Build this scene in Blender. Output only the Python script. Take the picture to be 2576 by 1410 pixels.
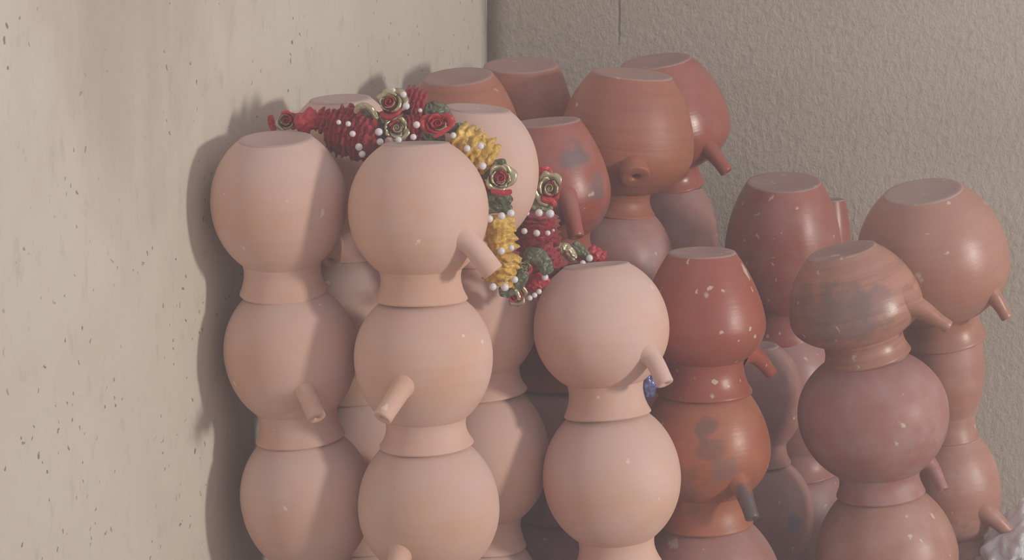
import bpy, bmesh, math, random
from math import sin, cos, pi, radians, sqrt, tan, atan2
from mathutils import Vector, Matrix, Quaternion, noise

for o in list(bpy.data.objects):
    bpy.data.objects.remove(o)
S = bpy.context.scene
COL = S.collection

# ---------------------------------------------------------------- camera
W, H, F = 2576, 1410, 5000.0
PITCH = radians(10.0)
CZ = 0.63
cam_d = bpy.data.cameras.new('camera')
cam_d.sensor_width = 36.0
cam_d.lens = 36.0 * F / W
cam_d.clip_start = 0.05
cam = bpy.data.objects.new('camera', cam_d)
COL.objects.link(cam)
cam.location = (0, 0, CZ)
cam.rotation_euler = (pi / 2 - PITCH, 0, 0)
S.camera = cam
CP, SP = cos(PITCH), sin(PITCH)

# ---------------------------------------------------------------- light
world = bpy.data.worlds.new('world')
S.world = world
world.use_nodes = True
wb = world.node_tree.nodes['Background']
wb.inputs[0].default_value = (0.455, 0.425, 0.455, 1)
wb.inputs[1].default_value = 1.25

AIM = Vector((0.05, 1.6, 0.34))
az, el, dist = radians(58), radians(10), 2.6
door = bpy.data.lights.new('doorway_light', 'AREA')
door.shape = 'RECTANGLE'
door.size, door.size_y = 0.18, 0.26
door.energy = 36.5
door.color = (1.0, 0.955, 0.87)
door_o = bpy.data.objects.new('doorway_light', door)
COL.objects.link(door_o)
door_o.location = AIM + Vector((sin(az) * cos(el), -cos(az) * cos(el), sin(el))) * dist
door_o.rotation_euler = (AIM - door_o.location).to_track_quat('-Z', 'Y').to_euler()

S.view_settings.view_transform = 'Standard'
S.view_settings.look = 'None'
S.view_settings.gamma = 1
S.view_settings.use_curve_mapping = False
S.view_settings.exposure = 0.0


# ---------------------------------------------------------------- helpers
def at(x, y, Y):
    """point of the pixel's sight line at world depth Y"""
    t = Y / (F * CP - (y - 705) * SP)
    return Vector((t * (x - 1288), Y, CZ + t * (-F * SP - (y - 705) * CP)))


def px2m(y, Y):
    return Y / (F * CP - (y - 705) * SP)


def link(name, bm, mats, parent=None, smooth=True):
    me = bpy.data.meshes.new(name)
    bm.normal_update()
    bm.to_mesh(me)
    bm.free()
    for m in (mats if isinstance(mats, (list, tuple)) else [mats]):
        me.materials.append(m)
    if smooth:
        me.polygons.foreach_set('use_smooth', [True] * len(me.polygons))
    o = bpy.data.objects.new(name, me)
    COL.objects.link(o)
    if parent:
        o.parent = parent
    return o


def empty(name, label, cat, M=None, group=None):
    o = bpy.data.objects.new(name, None)
    COL.objects.link(o)
    o.empty_display_size = 0.02
    if M is not None:
        o.matrix_world = M
    o['label'] = label
    o['category'] = cat
    if group:
        o['group'] = group
    return o


def rings(bm, rows, close=True):
    """skin a list of rings (lists of co) into quads"""
    vs = [[bm.verts.new(c) for c in r] for r in rows]
    n = len(rows[0])
    for a, b in zip(vs, vs[1:]):
        for i in range(n if close else n - 1):
            j = (i + 1) % n
            bm.faces.new((a[i], a[j], b[j], b[i]))
    return vs


def bez(p0, p1, p2, p3, n):
    out = []
    for i in range(n + 1):
        t = i / n
        u = 1 - t
        out.append(tuple(u**3 * a + 3 * u * u * t * b + 3 * u * t * t * c + t**3 * d
                         for a, b, c, d in zip(p0, p1, p2, p3)))
    return out


# ---------------------------------------------------------------- node materials
class NT:
    def __init__(self, name):
        self.m = bpy.data.materials.new(name)
        self.m.use_nodes = True
        self.t = self.m.node_tree
        self.b = self.t.nodes['Principled BSDF']
        self.tc = self.t.nodes.new('ShaderNodeTexCoord')

    def n(self, typ, **k):
        o = self.t.nodes.new(typ)
        for a, v in k.items():
            setattr(o, a, v)
        return o

    def l(self, a, b):
        self.t.links.new(a, b)

    def mapping(self, scale=(1, 1, 1), loc=(0, 0, 0), src=None):
        m = self.n('ShaderNodeMapping')
        m.inputs['Scale'].default_value = scale
        m.inputs['Location'].default_value = loc
        self.l(src or self.tc.outputs['Object'], m.inputs['Vector'])
        return m.outputs[0]

    def noise(self, vec, scale, detail=3, rough=0.55, dist=0.0):
        o = self.n('ShaderNodeTexNoise')
        o.inputs['Scale'].default_value = scale
        o.inputs['Detail'].default_value = detail
        o.inputs['Roughness'].default_value = rough
        o.inputs['Distortion'].default_value = dist
        self.l(vec, o.inputs['Vector'])
        return o.outputs[0]

    def ramp(self, fac, a, b, lo=0.0, hi=1.0):
        o = self.n('ShaderNodeMapRange', interpolation_type='SMOOTHSTEP')
        o.inputs['From Min'].default_value = a
        o.inputs['From Max'].default_value = b
        o.inputs['To Min'].default_value = lo
        o.inputs['To Max'].default_value = hi
        self.l(fac, o.inputs['Value'])
        return o.outputs[0]

    def math(self, op, a, b=None, c=None):
        o = self.n('ShaderNodeMath', operation=op)
        for i, v in enumerate((a, b, c)):
            if v is None:
                continue
            if isinstance(v, (int, float)):
                o.inputs[i].default_value = v
            else:
                self.l(v, o.inputs[i])
        return o.outputs[0]

    def mix(self, fac, a, b, mode='MIX'):
        o = self.n('ShaderNodeMix', data_type='RGBA', blend_type=mode)
        for sock, v in ((o.inputs[0], fac), (o.inputs[6], a), (o.inputs[7], b)):
            if isinstance(v, (int, float)):
                sock.default_value = v
            elif isinstance(v, tuple):
                sock.default_value = v if len(v) == 4 else (*v, 1)
            else:
                self.l(v, sock)
        return o.outputs[2]

    def dots(self, vec, scale, size, keep):
        """sparse spots: voronoi cells, some of which carry a spot"""
        v = self.n('ShaderNodeTexVoronoi')
        v.inputs['Scale'].default_value = scale
        self.l(vec, v.inputs['Vector'])
        spot = self.ramp(v.outputs['Distance'], size, size * 0.6)
        sep = self.n('ShaderNodeSeparateColor')
        self.l(v.outputs['Color'], sep.inputs[0])
        k = self.math('GREATER_THAN', sep.outputs[0], 1 - keep)
        return self.math('MULTIPLY', spot, k)

    def bump(self, h, strength, distance):
        o = self.n('ShaderNodeBump')
        o.inputs['Strength'].default_value = strength
        o.inputs['Distance'].default_value = distance
        self.l(h, o.inputs['Height'])
        return o.outputs[0]


def clay(name, c1, c2, seed, rough=0.8, spec=0.25, band=0.15, dust=0.2,
         dustc=(0.42, 0.30, 0.29), fleck=0.12, fleckc=(0.62, 0.52, 0.40), patches=(), bmp=0.16, settle=0.25):
    t = NT(name)
    off = (seed * 1.37, seed * 0.71, seed * 2.3)
    v = t.mapping(loc=off)
    vb = t.mapping(scale=(6, 6, 150), loc=off)
    big = t.noise(v, 16, 3, 0.5, 0.3)
    col = t.mix(t.ramp(big, 0.33, 0.68), c1, c2)
    bands = t.noise(vb, 1.6, 4, 0.6)
    dark = tuple(x * 0.62 for x in c1)
    col = t.mix(t.math('MULTIPLY', t.ramp(bands, 0.45, 0.75), band), col, dark)
    col = t.mix(t.math('MULTIPLY', t.ramp(bands, 0.52, 0.25), band * 0.8), col,
                tuple(min(1, x * 1.15) for x in c2))
    mid = t.noise(v, 38, 5, 0.62)
    if dust:
        dm = t.math('MULTIPLY', t.ramp(mid, 0.42, 0.68), dust)
        col = t.mix(dm, col, dustc)
    if settle:
        sep = t.n('ShaderNodeSeparateXYZ')
        t.l(t.tc.outputs['Object'], sep.inputs[0])
        zz = t.math('MULTIPLY_ADD', t.math('SUBTRACT', t.noise(v, 22, 4, 0.6), 0.5), 0.07, sep.outputs[2])
        col = t.mix(t.math('MULTIPLY', t.ramp(zz, 0.060, 0.112), settle), col, dustc)
    rr = t.ramp(mid, 0.3, 0.7, rough * 0.88, min(1, rough * 1.15))
    for (cen, rad, pc, st) in patches:
        d = t.n('ShaderNodeVectorMath', operation='DISTANCE')
        t.l(t.tc.outputs['Object'], d.inputs[0])
        d.inputs[1].default_value = cen
        wob = t.math('MULTIPLY_ADD', t.math('SUBTRACT', t.noise(v, 55, 4, 0.6), 0.5), rad * 2.2, d.outputs['Value'])
        m = t.math('MULTIPLY', t.ramp(wob, rad, rad * 0.45), st)
        col = t.mix(m, col, pc)
    if fleck:
        wv = t.n('ShaderNodeTexNoise')
        wv.inputs['Scale'].default_value = 130
        wv.inputs['Detail'].default_value = 3
        t.l(v, wv.inputs['Vector'])
        wa = t.n('ShaderNodeVectorMath', operation='MULTIPLY_ADD')
        t.l(wv.outputs['Color'], wa.inputs[0])
        wa.inputs[1].default_value = (.012, .012, .012)
        t.l(v, wa.inputs[2])
        f1 = t.dots(t.mapping(scale=(1, 1, 0.75), src=wa.outputs[0]), 85, 0.17, fleck)
        f2 = t.dots(t.mapping(scale=(1, 1, 0.5), src=wa.outputs[0]), 27, 0.14, fleck * 0.5)
        col = t.mix(t.math('MULTIPLY', t.math('MAXIMUM', f1, f2), 0.8), col, fleckc)
    t.l(col, t.b.inputs['Base Color'])
    t.l(rr, t.b.inputs['Roughness'])
    t.b.inputs['Specular IOR Level'].default_value = spec
    hgt = t.math('ADD', t.math('MULTIPLY', bands, 0.7), t.math('MULTIPLY', t.noise(v, 260, 3), 0.35))
    t.l(t.bump(hgt, bmp, 0.0012), t.b.inputs['Normal'])
    return t.m


def simple(name, col, rough=0.5, metal=0.0, spec=0.5, vary=0.25, vscale=60, sheen=0.0, bmp=0.0, bscale=300):
    t = NT(name)
    n = t.noise(t.tc.outputs['Object'], vscale, 3)
    c = t.mix(t.ramp(n, 0.3, 0.7), tuple(x * (1 - vary) for x in col), tuple(min(1, x * (1 + vary)) for x in col))
    t.l(c, t.b.inputs['Base Color'])
    t.b.inputs['Roughness'].default_value = rough
    t.b.inputs['Metallic'].default_value = metal
    t.b.inputs['Specular IOR Level'].default_value = spec
    if bmp:
        t.l(t.bump(t.noise(t.tc.outputs['Object'], bscale, 3, .6, .6), bmp, 0.002), t.b.inputs['Normal'])
    if sheen:
        t.b.inputs['Sheen Weight'].default_value = sheen
    return t.m


# ---------------------------------------------------------------- room
CORNER = Vector((-0.0268, 2.13, 0))
RD = Vector((1, -0.25, 0)).normalized()      # along the right wall
LD = Vector((-0.30, -1, 0)).normalized()     # along the left wall


def wall_mat_left():
    t = NT('smooth_mud_plaster')
    o = t.tc.outputs['Object']
    base = t.mix(t.ramp(t.noise(o, 5, 4, 0.55), 0.3, 0.7), (0.63, 0.565, 0.475), (0.69, 0.63, 0.54))
    # brownish stain high up, some way out from the corner
    d = t.n('ShaderNodeVectorMath', operation='DISTANCE')
    t.l(t.mapping(scale=(1, 1, 0.8)), d.inputs[0])
    d.inputs[1].default_value = (0.80, 0.0, 0.62 * 0.8)
    wob = t.math('MULTIPLY_ADD', t.math('SUBTRACT', t.noise(t.mapping(scale=(1, 1, 0.35)), 14, 5, 0.65), 0.5), 0.34, d.outputs['Value'])
    base = t.mix(t.math('MULTIPLY', t.ramp(wob, 0.21, 0.03), 0.55), base, (0.42, 0.345, 0.29))
    fine = t.noise(t.mapping(scale=(1, 1, 0.45)), 70, 6, 0.7)
    base = t.mix(t.math('MULTIPLY', t.ramp(fine, 0.52, 0.75), 0.40), base, (0.40, 0.35, 0.30))
    wv = t.n('ShaderNodeTexNoise')
    wv.inputs['Scale'].default_value = 90
    wv.inputs['Detail'].default_value = 3
    t.l(o, wv.inputs['Vector'])
    wa = t.n('ShaderNodeVectorMath', operation='MULTIPLY_ADD')
    t.l(wv.outputs['Color'], wa.inputs[0])
    wa.inputs[1].default_value = (.014, 0, .014)
    t.l(o, wa.inputs[2])
    wl = wa.outputs[0]
    p1 = t.dots(t.mapping(scale=(0.7, 1, 0.6), src=wl), 95, 0.115, 0.5)
    p2 = t.dots(t.mapping(scale=(0.8, 1, 0.5), loc=(3.1, 0, 1.7), src=wl), 170, 0.15, 0.5)
    clump = t.ramp(t.noise(t.mapping(scale=(1, 1, 0.5), loc=(4, 0, 2)), 9, 3), 0.38, 0.55)
    pm = t.math('MULTIPLY', t.math('MAXIMUM', p1, p2), clump)
    base = t.mix(t.math('MULTIPLY', pm, 0.8), base, (0.22, 0.18, 0.15))
    t.l(base, t.b.inputs['Base Color'])
    t.b.inputs['Roughness'].default_value = 0.95
    t.b.inputs['Specular IOR Level'].default_value = 0.1
    h = t.math('SUBTRACT', t.math('MULTIPLY', fine, -0.6), t.math('MULTIPLY', pm, 1.0))
    t.l(t.bump(h, 0.5, 0.0015), t.b.inputs['Normal'])
    return t.m


def wall_mat_right():
    t = NT('coarse_mud_plaster')
    o = t.tc.outputs['Object']
    base = t.mix(t.ramp(t.noise(o, 5, 4, 0.6), 0.3, 0.7), (0.56, 0.485, 0.40), (0.62, 0.54, 0.465))
    g = t.noise(t.mapping(scale=(1, 1, 0.72)), 170, 7, 0.66, 0.3)
    base = t.mix(t.math('MULTIPLY', t.ramp(g, 0.50, 0.70), 0.38), base, (0.36, 0.30, 0.25))
    # vertical crack
    sep = t.n('ShaderNodeSeparateXYZ')
    t.l(o, sep.inputs[0])
    wx = t.math('MULTIPLY_ADD', t.math('SUBTRACT', t.noise(t.mapping(scale=(0, 0, 1)), 40, 4), 0.5), 0.008, sep.outputs[0])
    dx = t.math('ABSOLUTE', t.math('SUBTRACT', wx, 0.143))
    crack = t.math('MULTIPLY', t.ramp(dx, 0.0022, 0.0003), t.ramp(sep.outputs[2], 0.50, 0.53))
    base = t.mix(t.math('MULTIPLY', crack, 0.55), base, (0.26, 0.21, 0.18))
    sp = t.dots(t.mapping(scale=(1, 1, 0.8), loc=(7, 0, 3)), 16, 0.06, 0.12)
    base = t.mix(sp, base, (0.68, 0.62, 0.54))
    t.l(base, t.b.inputs['Base Color'])
    t.b.inputs['Roughness'].default_value = 0.95
    t.b.inputs['Specular IOR Level'].default_value = 0.1
    h = t.math('SUBTRACT', g, t.math('MULTIPLY', crack, 0.6))
    # trowelled smoother away from the corner
    sm = t.ramp(sep.outputs[0], 0.16, 0.52, 1.0, 0.35)
    h = t.math('MULTIPLY', h, sm)
    t.l(t.bump(h, 0.75, 0.011), t.b.inputs['Normal'])
    return t.m


def wall(name, direction, length, thick, mat, height=1.4, amp=0.0025, flip=1):
    """slab whose front face runs from the corner along direction; local x = along, z = up"""
    nx, nz = 60, 60
    bm = bmesh.new()
    front = []
    for k in range(nz + 1):
        row = []
        for i in range(nx + 1):
            x, z = length * i / nx, height * k / nz
            y = amp * (noise.noise(Vector((x * 6, 1.7 * flip, z * 6))) + 0.5 * noise.noise(Vector((x * 17, 4, z * 17))))
            row.append((x, y * (1 if i else 0.4), z))
        front.append(row)
    vs = rings(bm, front, close=False)
    back = [[bm.verts.new((x, flip * thick, z)) for (x, z) in ((0, 0), (length, 0), (length, height), (0, height))]][0]
    bm.faces.new(back)
    e = [vs[0], [r[-1] for r in vs], vs[-1][::-1], [r[0] for r in vs][::-1]]
    for side, (a, b) in zip(e, ((0, 1), (1, 2), (2, 3), (3, 0))):
        bm.faces.new([*side, back[b], back[a]])
    bmesh.ops.recalc_face_normals(bm, faces=bm.faces)
    o = link(name, bm, mat)
    for p in o.data.polygons:
        p.use_smooth = len(p.vertices) == 4 and p.area < 0.01
    o.location = CORNER
    o.rotation_euler = (0, 0, atan2(direction.y, direction.x))
    o['kind'] = 'structure'
    return o


wall('wall_left', LD, 1.75, 0.12, wall_mat_left(), flip=-1)
wall('wall_right', RD, 1.5, 0.12, wall_mat_right(), flip=1, amp=0.003)

t = NT('trodden_earth')
c = t.mix(t.ramp(t.noise(t.tc.outputs['Object'], 9, 6), 0.3, 0.7), (0.30, 0.235, 0.19), (0.40, 0.33, 0.27))
t.l(c, t.b.inputs['Base Color'])
t.b.inputs['Roughness'].default_value = 0.95
t.l(t.bump(t.noise(t.tc.outputs['Object'], 90, 5), 0.5, 0.004), t.b.inputs['Normal'])
bm = bmesh.new()
N = 40
rows = [[(-1.0 + 3.2 * i / N, -0.3 + 2.7 * k / N, -0.001 + 0.0015 * min(0, noise.noise(Vector((i * .7, k * .7, 0))))) for i in range(N + 1)]
        for k in range(N + 1)]
rings(bm, rows, close=False)
fl = link('floor', bm, t.m)
fl['kind'] = 'structure'

# thin scattering volume added to imitate lens haze and lift the darks
HAZE = 0.104
hm = bpy.data.materials.new('lens_haze')
hm.use_nodes = True
hm.node_tree.nodes.remove(hm.node_tree.nodes['Principled BSDF'])
vs_ = hm.node_tree.nodes.new('ShaderNodeVolumeScatter')
vs_.inputs['Color'].default_value = (1.0, 0.97, 1.0, 1)
vs_.inputs['Density'].default_value = HAZE
hm.node_tree.links.new(vs_.outputs[0], hm.node_tree.nodes['Material Output'].inputs['Volume'])
bm = bmesh.new()
bmesh.ops.create_cube(bm, size=1)
for v in bm.verts:
    v.co = Vector((-0.9 + (v.co.x + .5) * 2.3, -0.2 + (v.co.y + .5) * 2.5, -0.05 + (v.co.z + .5) * 1.35))
hz = link('haze', bm, hm, smooth=False)
hz['kind'] = 'stuff'
hz['label'] = 'thin added volume imitating lens haze over the whole view'
hz['category'] = 'haze'

# ---------------------------------------------------------------- pots
PALE = ((0.71, 0.425, 0.305), (0.75, 0.50, 0.415))
PALE_S = dict(rough=0.82, spec=0.22, band=0.08, bmp=0.08, settle=0.5, dust=0.3, dustc=(0.66, 0.49, 0.45), fleck=0.10, fleckc=(0.85, 0.75, 0.60))
RED = ((0.33, 0.070, 0.040), (0.37, 0.095, 0.058))
RED_S = dict(rough=0.36, spec=0.5, band=0.25, dust=0.25, dustc=(0.40, 0.19, 0.17), fleck=0.14)
ORA = ((0.38, 0.105, 0.045), (0.42, 0.135, 0.065))
ORA_S = dict(rough=0.40, spec=0.5, band=0.35, dust=0.12, dustc=(0.43, 0.22, 0.18), fleck=0.12)
MAU = ((0.36, 0.14, 0.11), (0.41, 0.18, 0.15))
MAU_S = dict(rough=0.42, spec=0.5, band=0.15, dust=0.5, dustc=(0.43, 0.27, 0.26), fleck=0.16)
TAN = ((0.39, 0.165, 0.105), (0.43, 0.20, 0.145))
TAN_S = dict(rough=0.42, spec=0.5, band=0.25, dust=0.35, dustc=(0.50, 0.31, 0.26), fleck=0.22)
KIND = dict(pale=(PALE, PALE_S), red=(RED, RED_S), orange=(ORA, ORA_S), mauve=(MAU, MAU_S), tan=(TAN, TAN_S))
SEED = [0]
GREY = (0.15, 0.125, 0.13)
SOOT = (0.085, 0.07, 0.07)


class Pot:
    pass


def profile(p):
    """outer profile above the neck joint (list of (r, z)); p carries metric sizes"""
    R, rn, rb, Hh = p.R, p.rn, p.rb, p.H
    zn, zb = p.zn * Hh, p.zb * Hh
    lo, up = [], []
    al = (zb - zn) / (1 - (rn / R) ** 2) ** 0.5
    for i in range(21):
        z = zb - (zb - zn) * sin(pi / 2 * (1 - i / 20))
        lo.append((R * (1 - ((zb - z) / al) ** 2) ** 0.5, z))
    e = p.k
    au = (Hh - zb) / (1 - (rb / R) ** e) ** (1 / e)
    for i in range(25):
        z = zb + (Hh - zb) * (i / 24) ** 1.15
        up.append((R * (1 - ((z - zb) / au) ** e) ** (1 / e), z))
    return lo + up[1:]


def radius_at(p, z):
    pr = profile(p)
    for (r0, z0), (r1, z1) in zip(pr, pr[1:]):
        if z0 <= z <= z1 and z1 > z0:
            return r0 + (r1 - r0) * (z - z0) / (z1 - z0)
    return p.rn if z < pr[0][1] else p.rb


SPH, MIDK, CONE = 2.0, 1.8, 1.5


def build_pot(p):
    SEED[0] += 1
    sd = SEED[0]
    rnd = random.Random(sd * 7)
    (c1, c2), st = KIND[p.kind]
    st = dict(st, **p.style)
    j = 1 + rnd.uniform(-.05, .05)
    patches = []
    for (px, py, rad, pc, s) in p.patches:
        patches.append((surface_local(p, px, py), rad, pc, s))
    if p.sooty:
        patches.append((p.spout_geo[1], 0.034, SOOT, 0.9))
    mat = clay('clay_' + p.kind, tuple(x * j for x in c1), tuple(x * j for x in c2), sd, patches=patches, **st)
    bst = dict(st, dust=0.9, settle=0.75, rough=0.9, spec=0.2)
    bst['dustc'] = tuple(a * 0.35 + b * 0.65 for a, b in zip(st['dustc'], (0.42, 0.34, 0.315)))
    bmat = clay('clay_base_' + p.kind, c1, c2, sd + 0.5, **bst)
    root = empty(p.name, p.label, 'pot', p.M, p.group)
    ph = [rnd.uniform(0, 6.28) for _ in range(4)]
    NS = 80

    def ring(r, z):
        out = []
        for i in range(NS):
            a = 2 * pi * i / NS
            w = 1 + 0.006 * sin(2 * a + ph[0]) + 0.004 * sin(3 * a + ph[1] + z * 25)
            zz = z + 0.0007 * sin(a + ph[2]) * (1 if z < 0.01 else 0.6)
            out.append((r * w * cos(a), r * w * sin(a), zz))
        return out
    # body
    bm = bmesh.new()
    pr = profile(p)
    rings(bm, [ring(r, z) for r, z in pr])
    link('body', bm, mat, root)
    # flat base with a soft edge, slightly dished
    bm = bmesh.new()
    rb, Hh = p.rb, p.H
    e = 0.0016
    rows = [ring(rb, Hh), ring(rb - e * 0.3, Hh + e * 0.55), ring(rb - e, Hh + e * 0.8), ring(rb - 3 * e, Hh + e * 0.75),
            ring(rb * 0.55, Hh + e * 0.15)]
    vs = rings(bm, rows)
    cv = bm.verts.new((0, 0, Hh))
    for i in range(NS):
        bm.faces.new((vs[-1][i], vs[-1][(i + 1) % NS], cv))
    link('base', bm, bmat, root)
    # neck with flared rim, hollow
    bm = bmesh.new()
    rr, rn, zn = p.rr, p.rn, p.zn * Hh
    th = 0.0042
    lip = 0.0022
    outer = bez((rr, lip), (rr - (rr - rn) * 0.75, zn * 0.28), (rn - p.R * 0.06, zn * 0.66), (rn, zn), 14)
    inner = bez((rn - th * 1.4, zn + 0.004), (rn - th, zn * 0.5), (rr - th - (rr - rn) * 0.5, zn * 0.3), (rr - th * 0.8, 0.0005), 8)
    prof = list(inner) + [(rr - th * 0.45, -0.0001), (rr - 0.0006, 0.0002), (rr + 0.0003, lip * 0.5)] + list(outer)
    rings(bm, [ring(r, z) for r, z in reversed(prof)])
    link('neck', bm, mat, root)
    # spout
    if p.spout:
        a, tip, droot, r0, r1 = p.spout_geo
        build_spout(root, a, tip, droot, r0, r1, p.spout_mat or mat)
    return root


def build_spout(root, a, tip, nrm, r0, r1, mat):
    """tapered tube: leaves the body along nrm at a, ends at tip, with a bore"""
    L = (tip - a).length
    s = a - nrm * r0 * 0.9
    d = (tip - a).normalized()
    pts = bez(tuple(s), tuple(s + nrm * (L * 0.20 + r0 * .5)), tuple(tip - d * L * 0.45), tuple(tip), 14)
    pts = [Vector(q) for q in pts]
    rad = []
    n = len(pts)
    for i in range(n):
        t = i / (n - 1)
        r = r0 + (r1 - r0) * min(1, t * 1.25)
        r += r0 * 0.55 * max(0, 1 - t / 0.38) ** 2
        rad.append(r)
    NSs = 22
    rows = []
    up = Vector((0.13, 0.2, 1)).normalized()
    tang = []
    for i in range(n):
        q = pts[min(n - 1, i + 1)] - pts[max(0, i - 1)]
        tang.append(q.normalized())
    for i in range(n):
        x = tang[i].cross(up).normalized()
        y = x.cross(tang[i])
        rows.append([pts[i] + (x * cos(2 * pi * k / NSs) + y * sin(2 * pi * k / NSs)) * rad[i] for k in range(NSs)])
    x = tang[-1].cross(up).normalized()
    y = x.cross(tang[-1])
    for rf, off in ((0.93, 0.0006), (0.80, 0.0009), (0.48, 0.0008), (0.30, 0.0002), (0.26, -0.004), (0.25, -0.009)):
        c = pts[-1] + tang[-1] * off
        rows.append([c + (x * cos(2 * pi * k / NSs) + y * sin(2 * pi * k / NSs)) * r1 * rf for k in range(NSs)])
    bm = bmesh.new()
    vs = rings(bm, rows)
    bm.faces.new(vs[-1])
    bmesh.ops.recalc_face_normals(bm, faces=bm.faces)
    return link('spout', bm, mat, root)


def surface_local(p, px, py):
    """local coordinates of the point where the sight line of (px,py) meets the pot's near side"""
    Mi = p.M.inverted()
    off = 0.0
    for _ in range(8):
        P = Mi @ at(px, py, p.Y - off)
        r = radius_at(p, P.z)
        P0 = Mi @ at(px, py, p.Y)
        off = sqrt(max(0.0, r * r - min(P.x * P.x, r * r * 0.9999)))
    return Mi @ at(px, py, p.Y - off)


def stack(Y, pots, where=''):
    """pots from the top down. Each: dict(label, kind, rim, R, rr, rn, rb, zb, zn, k, base, fwd, spout, ...)"""
    prev = None
    done = []
    for d in pots:
        p = Pot()
        p.name = 'clay_pot'
        p.label = d['label']
        p.group = d.get('group', 'upturned clay pots in the corner')
        p.kind = d['kind']
        p.style = d.get('style', {})
        p.patches = d.get('patches', ())
        p.spout = d.get('spout')
        p.spout_mat = None
        p.sooty = d.get('sooty', False)
        p.Y = Y
        rimc = at(*d['rim'], Y)
        s = px2m(d['rim'][1] - 150, Y)
        p.R, p.rn, p.rr, p.rb = (d[k] * s for k in ('R', 'rn', 'rr', 'rb'))
        p.zb, p.zn, p.k = d.get('zb', .58), d.get('zn', .19), d.get('k', SPH)
        fw = tan(radians(d.get('fwd', 0)))
        if 'base' in d:
            y0 = Y
            for _ in range(5):
                base = at(*d['base'], y0)
                y0 = Y - (base - rimc).length * fw
        else:
            inner = prev.rr - 0.0034 - 0.0006
            base = prev.M.translation.copy()
            for _ in range(12):
                ax = base - rimc
                p.H = ax.length
                pr = profile(p)
                z = p.H
                for (r0, z0), (r1, z1) in zip(reversed(pr), list(reversed(pr))[1:]):
                    if r1 >= inner >= r0 and r1 > r0:
                        z = z0 + (z1 - z0) * (inner - r0) / (r1 - r0)
                        break
                delta = p.H - z
                base = prev.M.translation + ax.normalized() * delta
        ax = base - rimc
        p.H = ax.length
        q = Vector((0, 0, 1)).rotation_difference(ax.normalized())
        p.M = Matrix.Translation(rimc) @ q.to_matrix().to_4x4()
        finish_spout(p, d)
        build_pot(p)
        prev = p
        done.append(p)
    # pots below the picture's lower edge carry the stack down to the floor
    z = prev.M.translation.z
    n = max(1, round(z / 0.108)) if z > 0.035 else 0
    top = prev
    for k in range(n):
        p = Pot()
        p.__dict__.update(top.__dict__)
        p.label = ('lowest' if k == n - 1 else 'lowest but one') + ' pot, below the picture edge, under the ' + where
        p.group = 'pots at the feet of the stacks'
        p.spout = None
        p.sooty = False
        p.patches = ()
        p.zb, p.zn, p.k = .58, .19, SPH
        zr = z * (n - 1 - k) / n
        rimc = Vector((prev.M.translation.x, Y, max(zr, 0.0008)))
        p.R = min(prev.R, 0.051)
        p.rb, p.rn, p.rr = p.R * .52, p.R * .6, p.R * .66
        inner = top.rr - 0.004
        base = top.M.translation.copy()
        if p.rb > inner - 0.001:
            p.rb = inner - 0.001
        for _ in range(12):
            axv = base - rimc
            p.H = axv.length
            pr = profile(p)
            zz = p.H
            for (r0, z0), (r1, z1) in zip(reversed(pr), list(reversed(pr))[1:]):
                if r1 >= inner >= r0 and r1 > r0:
                    zz = z0 + (z1 - z0) * (inner - r0) / (r1 - r0)
                    break
            base = top.M.translation + axv.normalized() * (p.H - zz)
        axv = base - rimc
        p.H = axv.length
        q = Vector((0, 0, 1)).rotation_difference(axv.normalized())
        p.M = Matrix.Translation(rimc) @ q.to_matrix().to_4x4()
        build_pot(p)
        top = p
    return done


def finish_spout(p, d):
    sp = d.get('spout')
    if not sp:
        return
    rx, ry, tx, ty, dY, r0, r1 = sp
    Mi = p.M.inverted()
    a = surface_local(p, rx, ry)
    wa = p.M @ a
    tip = Mi @ at(tx, ty, wa.y + dY)
    nrm = Vector((a.x, a.y, 0)).normalized()
    # lean the root a little down along the wall of the pot
    nrm = (nrm + Vector((0, 0, -0.25))).normalized()
    s = px2m(ry, p.Y)
    p.spout_geo = (a, tip, nrm, r0 * s, r1 * s)


def P(label, kind, rim, R, rr, rn, rb, **k):
    return dict(label=label, kind=kind, rim=rim, R=R, rr=rr, rn=rn, rb=rb, **k)


# ---- front row, pale unglazed pots
stack(1.465, [
    P('pale pink clay pot topping the leftmost stack beside the smooth wall', 'pale', (714, 737), 169, 109, 100, 92,
      base=(693, 352), fwd=6, zb=.60, zn=.21),
    P('pale clay pot second from top of the leftmost stack, short spout towards the viewer', 'pale', (757, 1104), 168, 113, 103, 88,
      zb=.60, zn=.20, spout=(768, 985, 797, 1052, -0.013, 24, 23)),
    P('pale clay pot third from top of the leftmost stack at the lower edge', 'pale', (792, 1470), 166, 112, 103, 88, zb=.60),
], 'leftmost pale stack')
stack(1.43, [
    P('pale clay pot topping the second stack, spout resting against the yellow garland', 'pale', (1061, 757), 178, 117, 106, 86,
      base=(1046, 364), fwd=-3, zb=.58, zn=.20, spout=(1178, 604, 1240, 684, -0.004, 27, 28)),
    P('pale clay pot in the middle of the second stack with spout pointing down left', 'pale', (1073, 1121), 174, 118, 104, 86,
      zb=.60, zn=.19, spout=(1012, 975, 962, 1052, -0.016, 28, 24)),
    P('pale clay pot third down in the second stack, spout cut by the lower edge', 'pale', (1085, 1492), 177, 116, 105, 86,
      zb=.56, spout=(1005, 1395, 985, 1475, -0.018, 30, 24)),
], 'second pale stack')
stack(1.505, [
    P('pale clay pot topping the third stack with its spout hanging right', 'pale', (1529, 1045), 170, 109, 97, 84,
      base=(1500, 670), fwd=-4, zb=.58, zn=.22, spout=(1640, 895, 1673, 965, -0.012, 24, 22)),
    P('pale round clay pot second in the third stack under the right-spouted pot', 'pale', (1555, 1425), 172, 110, 98, 84, zb=.58, zn=.20),
], 'third pale stack')
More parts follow.
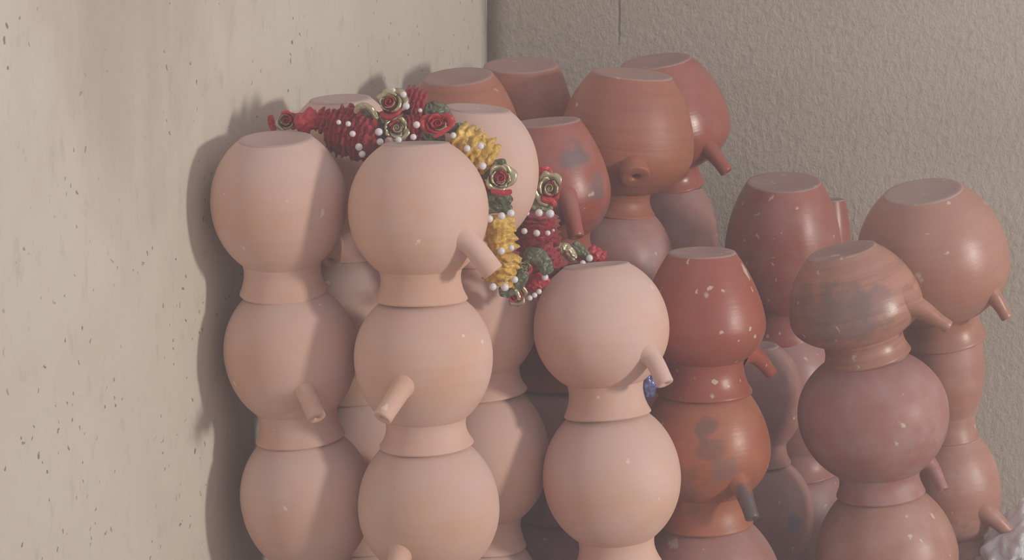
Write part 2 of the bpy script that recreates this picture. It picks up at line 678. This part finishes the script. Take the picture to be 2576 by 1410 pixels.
# ---- second row, mostly hidden pale pots
stack(1.552, [
    P('pale clay pot under the garland behind the leftmost stack, small flat base showing', 'pale', (880, 640), 150, 104, 96, 78,
      base=(856, 252), fwd=3, spout=(838, 610, 830, 655, -0.018, 22, 25)),
    P('pale clay pot in shade in the gap between the first two stacks', 'pale', (905, 1000), 150, 104, 96, 78),
    P('pale clay pot low in the gap between the first two stacks', 'pale', (925, 1370), 150, 104, 96, 78),
], 'shaded stack behind the leftmost')
stack(1.545, [
    P('pale clay pot wearing the garland loop, behind the second stack', 'pale', (1178, 655), 164, 110, 100, 84,
      base=(1202, 276), fwd=3),
    P('pale clay pot half in shade below the garland between two stacks', 'pale', (1214, 992), 162, 113, 102, 84, zn=.19),
    P('pale clay pot crossed by a slanting shadow right of the second stack', 'pale', (1212, 1372), 170, 112, 102, 84, zn=.20),
], 'garlanded pot')
# ---- dark red pots behind the garland
stack(1.665, [
    P('dull red clay pot with grey smudges and slim spout behind the right garland strand', 'red', (1400, 655), 152, 100, 92, 92,
      base=(1368, 310), fwd=2, zb=.50, k=1.6, spout=(1428, 500, 1450, 596, -0.014, 26, 20),
      style=dict(dust=.45), patches=((1450, 395, .017, GREY, .75), (1500, 480, .014, GREY, .6), (1520, 540, .015, GREY, .5)),),
    P('dark red pot mostly hidden behind the round pot of the third stack', 'red', (1398, 972), 150, 100, 92, 84),
    P('mauve brown pot in shade between the slanting-shadow pot and third stack', 'mauve', (1400, 1300), 150, 100, 92, 84),
], 'smudged red pot behind the garland')
stack(1.765, [
    P('orange red pot with grey flat base above the garland, left of the top row', 'orange', (1180, 545), 148, 96, 88, 88,
      base=(1152, 195), fwd=10, zb=.52, k=MIDK),
    P('red pot hidden behind the garlanded pot', 'red', (1185, 880), 148, 96, 88, 84),
], 'grey-based pot above the garland')
stack(1.86, [
    P('red pot in the wall corner, rearmost left of the top row', 'orange', (1320, 500), 132, 90, 82, 93,
      base=(1310, 166), fwd=8, zb=.52, k=MIDK, style=dict(dust=.5)),
    P('red pot hidden under the corner pot', 'red', (1325, 830), 130, 90, 82, 80),
], 'corner pot')
stack(1.785, [
    P('large orange red pot with wheel lines, spout pointing straight at viewer', 'orange', (1556, 536), 171, 90, 78, 100,
      base=(1590, 188), fwd=5, zb=.47, zn=.17, k=MIDK, style=dict(band=.45, rough=.45),
      spout=(1592, 419, 1598, 446, -0.0085, 34, 37)),
    P('greyish mauve pot beneath the large orange pot facing the viewer', 'mauve', (1556, 860), 138, 92, 84, 84, zb=.6,
      style=dict(dust=.85)),
    P('dark red pot low in the stack under the greyish mauve one', 'red', (1556, 1180), 138, 92, 84, 84),
], 'large orange pot facing the viewer')
stack(1.9, [
    P('glossy dark red pot highest against the coarse wall, spout pointing right', 'red', (1690, 470), 166, 85, 78, 88,
      base=(1650, 156), fwd=8, zb=.47, zn=.17, k=MIDK, spout=(1775, 362, 1828, 432, -0.01, 27, 17),
      style=dict(rough=.30, dust=.3)),
    P('dusty mauve pot under the highest wall pot', 'mauve', (1668, 790), 126, 84, 78, 78, zb=.55, style=dict(dust=.6)),
    P('dark pot at the back under the dusty mauve pot', 'red', (1668, 1100), 126, 84, 78, 78),
], 'highest wall pot')
# ---- front right, glossy red
stack(1.56, [
    P('glossy deep red pot with conical top and pale flecks right of the third stack', 'red', (1772, 988), 157, 121, 104, 85,
      base=(1766, 638), fwd=1, zb=.50, zn=.25, k=CONE, style=dict(rough=.36, settle=.08, dust=.04, fleck=.75, band=.12),
      spout=(1900, 890, 1938, 938, 0.012, 26, 17)),
    P('orange brown pot with black smoke stains and dark-tipped spout', 'orange', (1775, 1318), 163, 118, 106, 100,
      zb=.55, zn=.24, k=MIDK, style=dict(band=.3, settle=.08), spout=(1862, 1215, 1893, 1305, -0.016, 28, 18),
      patches=((1775, 1075, .012, SOOT, .55), (1800, 1130, .014, SOOT, .45), (1822, 1185, .016, GREY, .5), (1700, 1230, .03, (0.20, .105, .06), .6),
               ), sooty=True),
    P('dusty mauve pot at the lower edge under the smoke-stained pot', 'mauve', (1810, 1665), 176, 118, 106, 100, zb=.55, k=MIDK,
      style=dict(dust=.7)),
], 'glossy conical pot')
stack(1.85, [
    P('mauve red pot peeping out right of the glossy conical pot', 'mauve', (1905, 1165), 121, 84, 76, 58,
      base=(1900, 872), zb=.58, style=dict(dust=.5)),
    P('mauve red pot with blue-grey smudge near the lower edge', 'mauve', (1915, 1470), 136, 90, 82, 70, zb=.58,
      patches=((1995, 1320, .013, (.20, .18, .24), .8),)),
], 'mauve pot beside the conical one')
stack(1.95, [
    P('dusty red pot with ridged flat base in the right middle, no spout showing', 'red', (1968, 840), 146, 104, 92, 92,
      base=(1972, 460), fwd=8, zb=.54, zn=.2, k=MIDK, style=dict(dust=.5, fleck=.55)),
    P('dark red pot in the gap left of the leaning right stack', 'mauve', (2008, 1195), 140, 108, 94, 84),
    P('dark pot low in the gap left of the leaning right stack', 'mauve', (2000, 1540), 140, 104, 92, 84),
], 'ridged-base pot')
stack(2.01, [
    P('dark red pot half hidden behind the ridged-base pot at right', 'red', (2090, 860), 55, 44, 38, 38, base=(2088, 505), fwd=0, zb=.5,
      style=dict(dust=.4)),
], 'half hidden dark red pot')
# ---- leaning right stack
stack(1.59, [
    P('leaning brown pot with smoky bands and spout, topping the right front stack', 'tan', (2183, 902), 168, 110, 104, 87,
      base=(2117, 634), fwd=1, zb=.46, zn=.21, k=MIDK, style=dict(band=.7, rough=.34, dust=.15),
      spout=(2300, 765, 2385, 823, -0.004, 34, 17),
      patches=((2130, 800, .034, GREY, .45), (2200, 770, .022, GREY, .4), (2040, 780, .030, GREY, .45))),
    P('large red brown pot second in the right front stack, slim spout below', 'mauve', (2216, 1243), 187, 110, 104, 95,
      zb=.60, zn=.17, style=dict(dust=.55, fleck=.1, rough=.5), spout=(2338, 1160, 2372, 1232, -0.012, 24, 15)),
    P('speckled tan red pot at the foot of the right front stack', 'tan', (2250, 1590), 178, 110, 104, 98, zb=.56, k=MIDK,
      style=dict(fleck=.5, dust=.45)),
], 'leaning brown pot')
stack(1.685, [
    P('big orange brown pot with wide flat base, highest at far right', 'tan', (2372, 850), 188, 108, 98, 97,
      base=(2322, 484), fwd=9, zb=.50, zn=.18, k=SPH, style=dict(rough=.36, dust=.15),
      spout=(2488, 725, 2533, 800, -0.006, 28, 15)),
    P('pale red pot under the big far right pot, partly behind the leaning stack', 'tan', (2385, 1105), 98, 78, 72, 86, zb=.55),
    P('dusty pink pot at the far right edge with spout above the plastic bag', 'tan', (2400, 1400), 124, 84, 78, 78, zb=.55,
      style=dict(dust=.8), spout=(2485, 1290, 2556, 1358, -0.006, 30, 16)),
], 'big far right pot')

# ---------------------------------------------------------------- garland
RED_R = simple('red_chenille', (0.36, 0.018, 0.022), 0.75, spec=.2, vary=.35, vscale=420, sheen=.3, bmp=.8, bscale=520)
RED_S2 = simple('red_satin', (0.50, 0.035, 0.045), 0.42, spec=.5, vary=.2, vscale=60)
YEL = simple('yellow_satin', (0.70, 0.44, 0.085), 0.38, spec=.6, vary=.3, vscale=260, bmp=.5, bscale=260)
GLD = simple('champagne_satin', (0.50, 0.44, 0.27), 0.32, metal=.6, spec=.6, vary=.15, vscale=80)
GRN = simple('olive_satin', (0.115, 0.125, 0.065), 0.36, spec=.6, vary=.3, vscale=90)
LGRN = simple('pale_green_satin', (0.24, 0.32, 0.17), 0.34, spec=.6, vary=.2, vscale=90)
PRL = simple('pearl_white', (0.82, 0.80, 0.82), 0.22, spec=.6, vary=.03)

garland = empty('flower_garland', 'ribbon garland of red, yellow and gold rosettes with white beads, draped over the pale pots',
                'garland', Matrix.Translation(at(1190, 380, 1.485)))
GI = garland.matrix_world.inverted()
rg = random.Random(5)


def gl(name, bm, m, parent=None):
    o = link(name, bm, m, parent or garland)
    return o


def G(x, y, Y):
    return GI @ at(x, y, Y)


def frame_of(d, hint=Vector((0, -1, 0.15))):
    d = d.normalized()
    x = hint - d * hint.dot(d)
    x.normalize()
    return x, d.cross(x)


def pleat(x0, y0, x1, y1, Y0, Y1, rpx, folds, m, name='pleated_ribbon', zig=0.26, ruff=11, endr=0.75):
    """a ruched stretch of ribbon: folds of cloth gathered on the string, each fold wavy round its edge"""
    a, b = G(x0, y0, Y0), G(x1, y1, Y1)
    d = b - a
    L = d.length
    dn = d.normalized()
    ex, ey = frame_of(dn)
    s = Y0 / F
    r0 = rpx * s
    NS, NL = 64, folds * 6
    rows = []
    sd = rg.uniform(0, 100)
    pitch = L / folds
    for i in range(NL + 1):
        t = i / NL
        f = t * folds
        fi = int(f)
        env = (endr + (1 - endr) * sin(pi * min(1, max(0, t))) ** 0.6)
        tri = 0.5 - 0.5 * cos(2 * pi * f)
        row = []
        for k in range(NS):
            ph = 2 * pi * k / NS
            nz = noise.noise(Vector((cos(ph) * 1.6 + sd, sin(ph) * 1.6, fi * 3.1)))
            nz2 = noise.noise(Vector((cos(ph) * 3.5 + sd, sin(ph) * 3.5, f * 1.2)))
            rr = r0 * env * (0.76 + 0.20 * tri + 0.20 * nz * tri + 0.12 * nz2)
            rr *= 1 + 0.05 * tri * sin(ruff * ph + fi * 2.4)
            sh = pitch * zig * tri * (0.75 * sin(ruff * ph + fi * 1.9 + sd + 3 * nz) + 1.1 * nz + 0.6 * nz2)
            row.append(a + dn * (t * L + sh) + (ex * cos(ph) + ey * sin(ph)) * rr)
        rows.append(row)
    bm = bmesh.new()
    vs = rings(bm, rows)
    for r in (vs[0], vs[-1]):
        c = bm.verts.new(sum((v.co for v in r), Vector()) / NS)
        for k in range(NS):
            bm.faces.new((r[k], r[(k + 1) % NS], c))
    bmesh.ops.recalc_face_normals(bm, faces=bm.faces)
    return gl(name, bm, m)


def rose(x, y, Y, rpx, face=(0, -1, 0.3), turns=1.9, spin=0.0, gold=0.55, squash=1.0, roll=0.0):
    """ribbon rose: a rolled heart inside folded petals, some champagne gold, some red"""
    c = G(x, y, Y)
    n = Vector(face).normalized()
    ex = n.cross(Vector((0, 0, 1))).normalized()
    ey = n.cross(ex)
    R = rpx * Y / F
    sd = rg.uniform(0, 100)

    def place(th, rad, h):
        return c + (ex * cos(th) + ey * sin(th) * squash) * rad + n * h
    # heart: tight roll over a soft back
    rows = []
    for i in range(34):
        t = i / 33
        th = spin + 2 * pi * 1.5 * t
        r = R * (0.07 + 0.25 * t)
        rows.append([place(th, r * q, R * h) for q, h in ((0.8, -0.25), (0.95, 0.2), (1.05, 0.46 - 0.14 * t), (1.3, 0.44 - 0.14 * t), (1.35, 0.3))])
    bm = bmesh.new()
    rings(bm, rows, close=False)
    rv = [bm.verts.new(place(2 * pi * k / 12, R * 0.60, -R * 0.22)) for k in range(12)]
    top = bm.verts.new(c + n * R * 0.05)
    bot = bm.verts.new(c - n * R * 0.5)
    for k in range(12):
        bm.faces.new((rv[k], rv[(k + 1) % 12], top))
        bm.faces.new((rv[(k + 1) % 12], rv[k], bot))
    ro = gl('ribbon_rose', bm, GLD if rg.random() < gold - 0.2 else RED_S2)
    npet = 7
    for k in range(npet):
        f = k / (npet - 1)
        th0 = spin + k * 2.42 + rg.uniform(-.25, .25)
        span = 2.0 + 0.5 * rg.random()
        rk = R * (0.34 + 0.38 * f)
        op = 0.10 + 0.45 * f + rg.uniform(-.06, .12)       # how far the lip folds open
        hi = R * (0.36 - 0.30 * f)
        rows = []
        for i in range(19):
            t = i / 18 * 2 - 1
            th = th0 + t * span * 0.5
            e = 1 - 0.75 * abs(t) ** 3
            row = []
            for q, h in ((0.72, -0.55), (0.86, -0.2), (0.98, 0.12), (1.0 + op * .35, 0.30), (1.0 + op * .75, 0.36), (1.0 + op * 1.05, 0.28), (1.0 + op * 1.2, 0.12)):
                w = noise.noise(Vector((th * 1.6 + sd, q * 2.2, k * 3.7))) * 0.16 + noise.noise(Vector((th * 4.3 + sd, q * 4.4, k * 1.9))) * 0.09
                rad = rk * (1 + (q - 1) * e) * (1 + w)
                row.append(place(th, rad, hi + R * (h * 0.62 * e - 0.12 + w * 0.9)))
            rows.append(row)
        bm = bmesh.new()
        rings(bm, rows, close=False)
        isg = rg.random() < gold + 0.08
        po = gl('petal', bm, GLD if isg else RED_S2, ro)
        if isg:
            po['label'] = 'champagne gold petal'
        sol = po.modifiers.new('cloth', 'SOLIDIFY')
        sol.thickness = 0.0005
    return ro


def ribbon(pts, Y, wpx, m, name='ribbon_fold', bulge=0.35, twist=0.6, Yvar=0.0):
    """a strip of satin running through pixel points, puffed and rippled"""
    P3 = [G(x, y, Y - (q[0] if q else 0)) for (x, y, *q) in pts]
    n = 16 * (len(P3) - 1)
    rows = []
    sd = rg.uniform(0, 100)
    w = wpx * Y / F
    m_ = len(P3) - 1
    for i in range(n + 1):
        t = i / n * m_
        k = min(int(t), m_ - 1)
        f = t - k
        p0, p1 = P3[max(0, k - 1)], P3[k]
        p2, p3 = P3[k + 1], P3[min(m_, k + 2)]
        c = 0.5 * ((2 * p1) + (p2 - p0) * f + (2 * p0 - 5 * p1 + 4 * p2 - p3) * f * f + (3 * p1 - p0 - 3 * p2 + p3) * f ** 3)
        d = (p2 - p1).normalized()
        ex, ey = frame_of(d)
        tw = twist * noise.noise(Vector((t * 1.3, sd, 0)))
        side = ey * cos(tw) + ex * sin(tw)
        out = ex * cos(tw) - ey * sin(tw)
        e = 0.45 + 0.55 * sin(pi * i / n) ** 0.5
        row = []
        for j in range(15):
            v = j / 14 * 2 - 1
            row.append(c + side * v * w * e + out * (bulge * w * (1 - v * v) * e + w * 0.26 * noise.noise(Vector((t * 2.6, v * 1.9 + sd, 5))) + w * 0.16 * noise.noise(Vector((t * 6.5, v * 3.2 + sd, 9)))))
        rows.append(row)
    bm = bmesh.new()
    rings(bm, rows, close=False)
    o = gl(name, bm, m)
    sol = o.modifiers.new('cloth', 'SOLIDIFY')
    sol.thickness = 0.0005
    return o


bead_bm = bmesh.new()
bmesh.ops.create_uvsphere(bead_bm, u_segments=16, v_segments=10, radius=1.0)
BEAD = None


def bead(x, y, Y, rpx=10):
    global BEAD
    if BEAD is None:
        BEAD = gl('bead', bead_bm, PRL)
        o = BEAD
    else:
        o = BEAD.copy()
        COL.objects.link(o)
    o.location = G(x, y, Y)
    r = 0.90 * rpx * Y / F
    o.scale = (r, r, r)
    return o


# left end behind the leftmost pot, lying over the shaded pot's top
YA = 1.480
ribbon([(690, 330), (683, 310), (680, 290)], 1.490, 9, RED_S2)
rose(722, 305, 1.485, 30, (-0.2, -1, 0.25), spin=1.0)
pleat(745, 318, 800, 292, YA, YA, 30, 2, RED_S2, zig=.2, ruff=5)
pleat(795, 296, 850, 318, YA, YA, 34, 4, RED_R)
pleat(835, 322, 948, 352, YA, 1.465, 66, 9, RED_R, endr=.8)
for b_ in ((852, 308, 7), (876, 312, 8), (887, 337, 9), (903, 370, 11), (911, 388, 10), (953, 332, 11), (956, 357, 10)):
    bead(b_[0], b_[1], 1.452, b_[2])
ribbon([(893, 285), (905, 268), (930, 272), (948, 300)], 1.460, 9, GLD, bulge=.6)
ribbon([(910, 300), (935, 296), (955, 318), (975, 345)], 1.470, 24, GRN)
rose(982, 262, 1.465, 42, (-0.25, -1, 0.55), spin=2.0, gold=.6)
pleat(1012, 250, 1068, 268, 1.480, 1.480, 44, 5, RED_R)
rose(997, 322, 1.460, 32, (0.15, -1, 0.1), spin=0.3, gold=.7)
pleat(1012, 318, 1056, 322, 1.470, 1.475, 40, 4, RED_R)
for b_ in ((990, 227, 6), (1015, 238, 9), (1022, 267, 10), (1057, 278, 6), (1048, 314, 10), (1040, 345, 9), (1003, 352, 9)):
    bead(b_[0], b_[1], 1.442, b_[2])
ribbon([(1055, 300), (1075, 285), (1100, 278), (1120, 300), (1125, 335)], 1.480, 24, GRN)
ribbon([(1045, 330), (1080, 350), (1120, 348)], 1.475, 16, GRN)
rose(1100, 312, 1.465, 39, (0.1, -1, 0.25), spin=4.0, squash=.8)
ribbon([(1090, 346), (1115, 332), (1138, 316)], 1.453, 6, RED_S2)
ribbon([(1130, 335), (1150, 322), (1180, 330)], 1.475, 14, GRN)
# yellow stretch
pleat(1140, 342, 1242, 405, 1.477, 1.477, 52, 6, YEL, zig=.3, ruff=7, endr=.85)
for b_ in ((1140, 341, 9), (1175, 374, 10), (1209, 368, 10), (1214, 418, 11)):
    bead(b_[0], b_[1], 1.457, b_[2])
ribbon([(1195, 425), (1215, 435), (1250, 420), (1275, 412)], 1.475, 20, GRN)
rose(1255, 448, 1.467, 38, (0.35, -1, 0.1), spin=1.6, gold=.75)
ribbon([(1210, 455), (1222, 480), (1226, 510)], 1.475, 13, RED_S2)
ribbon([(1235, 480), (1262, 486), (1288, 482)], 1.460, 8, RED_S2)
ribbon([(1222, 500), (1255, 492), (1285, 512)], 1.470, 20, GRN)
ribbon([(1218, 528), (1250, 520), (1288, 530)], 1.470, 17, GRN)
for b_ in ((1231, 551, 11), (1262, 544, 11), (1285, 537, 11)):
    bead(b_[0], b_[1], 1.453, b_[2])
pleat(1254, 543, 1262, 634, 1.473, 1.473, 44, 4, YEL, zig=.2, ruff=4, endr=.88)
for b_ in ((1261, 632, 11), (1286, 624, 9)):
    bead(b_[0], b_[1], 1.451, b_[2])
pleat(1276, 636, 1254, 716, 1.475, 1.475, 46, 5, YEL, zig=.35, ruff=6, endr=.85)
for b_ in ((1240, 722, 11), (1270, 723, 12), (1295, 704, 10)):
    bead(b_[0], b_[1], 1.455, b_[2])
ribbon([(1255, 735), (1285, 730), (1310, 705), (1318, 680)], 1.473, 18, GRN)
rose(1296, 742, 1.480, 28, (-0.1, -1, -0.2), spin=2.2, gold=.4)
ribbon([(1296, 728), (1304, 742), (1306, 756)], 1.460, 5, GLD)
rose(1318, 672, 1.475, 20, (0, -1, 0.2), spin=.4, gold=.8)
ribbon([(1320, 650), (1345, 640), (1368, 662), (1380, 690)], 1.475, 22, GRN)
ribbon([(1330, 735), (1350, 712), (1378, 695)], 1.485, 22, RED_S2)
for b_ in ((1333, 750, 8), (1345, 743, 8), (1356, 734, 8), (1371, 698, 10)):
    bead(b_[0], b_[1], 1.480, b_[2])
# strand behind the pot's right shoulder
ribbon([(1355, 440), (1370, 428), (1388, 440)], 1.570, 12, RED_S2)
rose(1381, 475, 1.565, 36, (0.1, -1, 0.2), spin=5.0, gold=.75, squash=1.15)
ribbon([(1362, 500), (1385, 505), (1398, 520)], 1.560, 9, RED_S2)
ribbon([(1338, 525), (1362, 515), (1392, 522)], 1.565, 17, LGRN)
for b_ in ((1326, 537, 7), (1356, 536, 11), (1384, 538, 12)):
    bead(b_[0], b_[1], 1.537, b_[2])
pleat(1356, 538, 1354, 582, 1.570, 1.570, 58, 4, RED_R, zig=.2, ruff=8, endr=.85)
for b_ in ((1319, 582, 9), (1350, 587, 10), (1378, 587, 8), (1392, 580, 4)):
    bead(b_[0], b_[1], 1.537, b_[2])
pleat(1353, 586, 1358, 628, 1.565, 1.555, 56, 4, RED_R, zig=.2, ruff=8, endr=.85)
pleat(1352, 632, 1395, 690, 1.530, 1.525, 48, 5, RED_R, zig=.3, ruff=8, endr=.8)
# tail running off behind the third stack
ribbon([(1405, 620), (1425, 630), (1445, 655)], 1.537, 17, GLD, bulge=.5)
ribbon([(1432, 620), (1455, 640), (1470, 662)], 1.550, 13, RED_S2)
ribbon([(1440, 612), (1462, 632), (1484, 655)], 1.542, 15, GRN)
bead(1483, 650, 1.537, 10)
bead(1466, 663, 1.535, 9)
pleat(1478, 632, 1520, 655, 1.560, 1.560, 24, 3, RED_S2, zig=.3, ruff=5)

# ---------------------------------------------------------------- plastic
t = NT('thin_clear_plastic')
t.b.inputs['Base Color'].default_value = (0.88, 0.86, 0.90, 1)
t.b.inputs['Roughness'].default_value = 0.22
t.b.inputs['Transmission Weight'].default_value = 0.15
t.b.inputs['IOR'].default_value = 1.2
t.b.inputs['Alpha'].default_value = 0.9
t.l(t.bump(t.noise(t.tc.outputs['Object'], 60, 6, .6, 1.5), 0.5, 0.006), t.b.inputs['Normal'])
PLASTIC = t.m


def crumple(name, label, cat, cen, size, mat, seed, sub=5, amp=0.28, flat=None):
    bm = bmesh.new()
    bmesh.ops.create_icosphere(bm, subdivisions=sub, radius=1.0)
    for v in bm.verts:
        c = v.co.copy()
        q = c * 2.1 + Vector((seed, seed * .3, 0))
        rdg = abs(noise.noise(q)) + 0.6 * abs(noise.noise(q * 2.3)) + 0.35 * abs(noise.noise(q * 4.9))
        v.co = c * (1 + amp * (rdg - 0.45) * 1.6)
        v.co = Vector((v.co.x * size[0], v.co.y * size[1], v.co.z * size[2]))
    zmin = min(v.co.z for v in bm.verts)
    for v in bm.verts:
        v.co.z -= zmin
        if flat:
            v.co.z = max(v.co.z, flat)
    o = link(name, bm, mat)
    o.location = cen
    o['label'] = label
    o['category'] = cat
    return o



def plastic_bag():
    """a limp bag lying from beside the right stack back towards the wall, higher at the far end"""
    a, b = Vector((0.425, 1.60, 0)), Vector((0.515, 1.76, 0))
    ax = (b - a).normalized()
    sd = Vector((ax.y, -ax.x, 0))
    L = (b - a).length
    ha = at(2500, 1340, 1.60).z
    hb = at(2540, 1205, 1.74).z
    bm = bmesh.new()
    bmesh.ops.create_icosphere(bm, subdivisions=6, radius=1.0)
    for v in bm.verts:
        c = v.co.copy()
        q = c * 1.7 + Vector((3.3, 1, 0))
        w = noise.noise_vector(q * 1.3) * 0.5
        q = q + w
        rdg = abs(noise.noise(q)) + 0.45 * abs(noise.noise(q * 2.1)) + 0.10 * abs(noise.noise(q * 4.3))
        c = c * (1 + 0.34 * (rdg - 0.45))
        s_ = c.x * 0.5 + 0.5
        h = ha + (hb - ha) * min(1, max(0, s_))
        p = a + ax * (L * 0.5 + c.x * (L * 0.5 + 0.045)) + sd * c.y * (0.052 + 0.018 * s_)
        p.z = max(0.0005, (c.z * 0.5 + 0.5) * h)
        v.co = p
    o = link('plastic_bag', bm, PLASTIC)
    o['label'] = 'crumpled clear plastic bag at the lower right edge under the dusty pink spout'
    o['category'] = 'bag'


plastic_bag()
BLUE = simple('blue_foil', (0.20, 0.22, 0.48), 0.2, metal=.5, vary=.4, vscale=300)
crumple('foil_wrapper', 'tiny shiny blue wrapper caught in the gap under the third stack spout', 'wrapper',
        at(1632, 1010, 1.522), (0.006, 0.006, 0.013), BLUE, 8.1, sub=4, amp=.4)
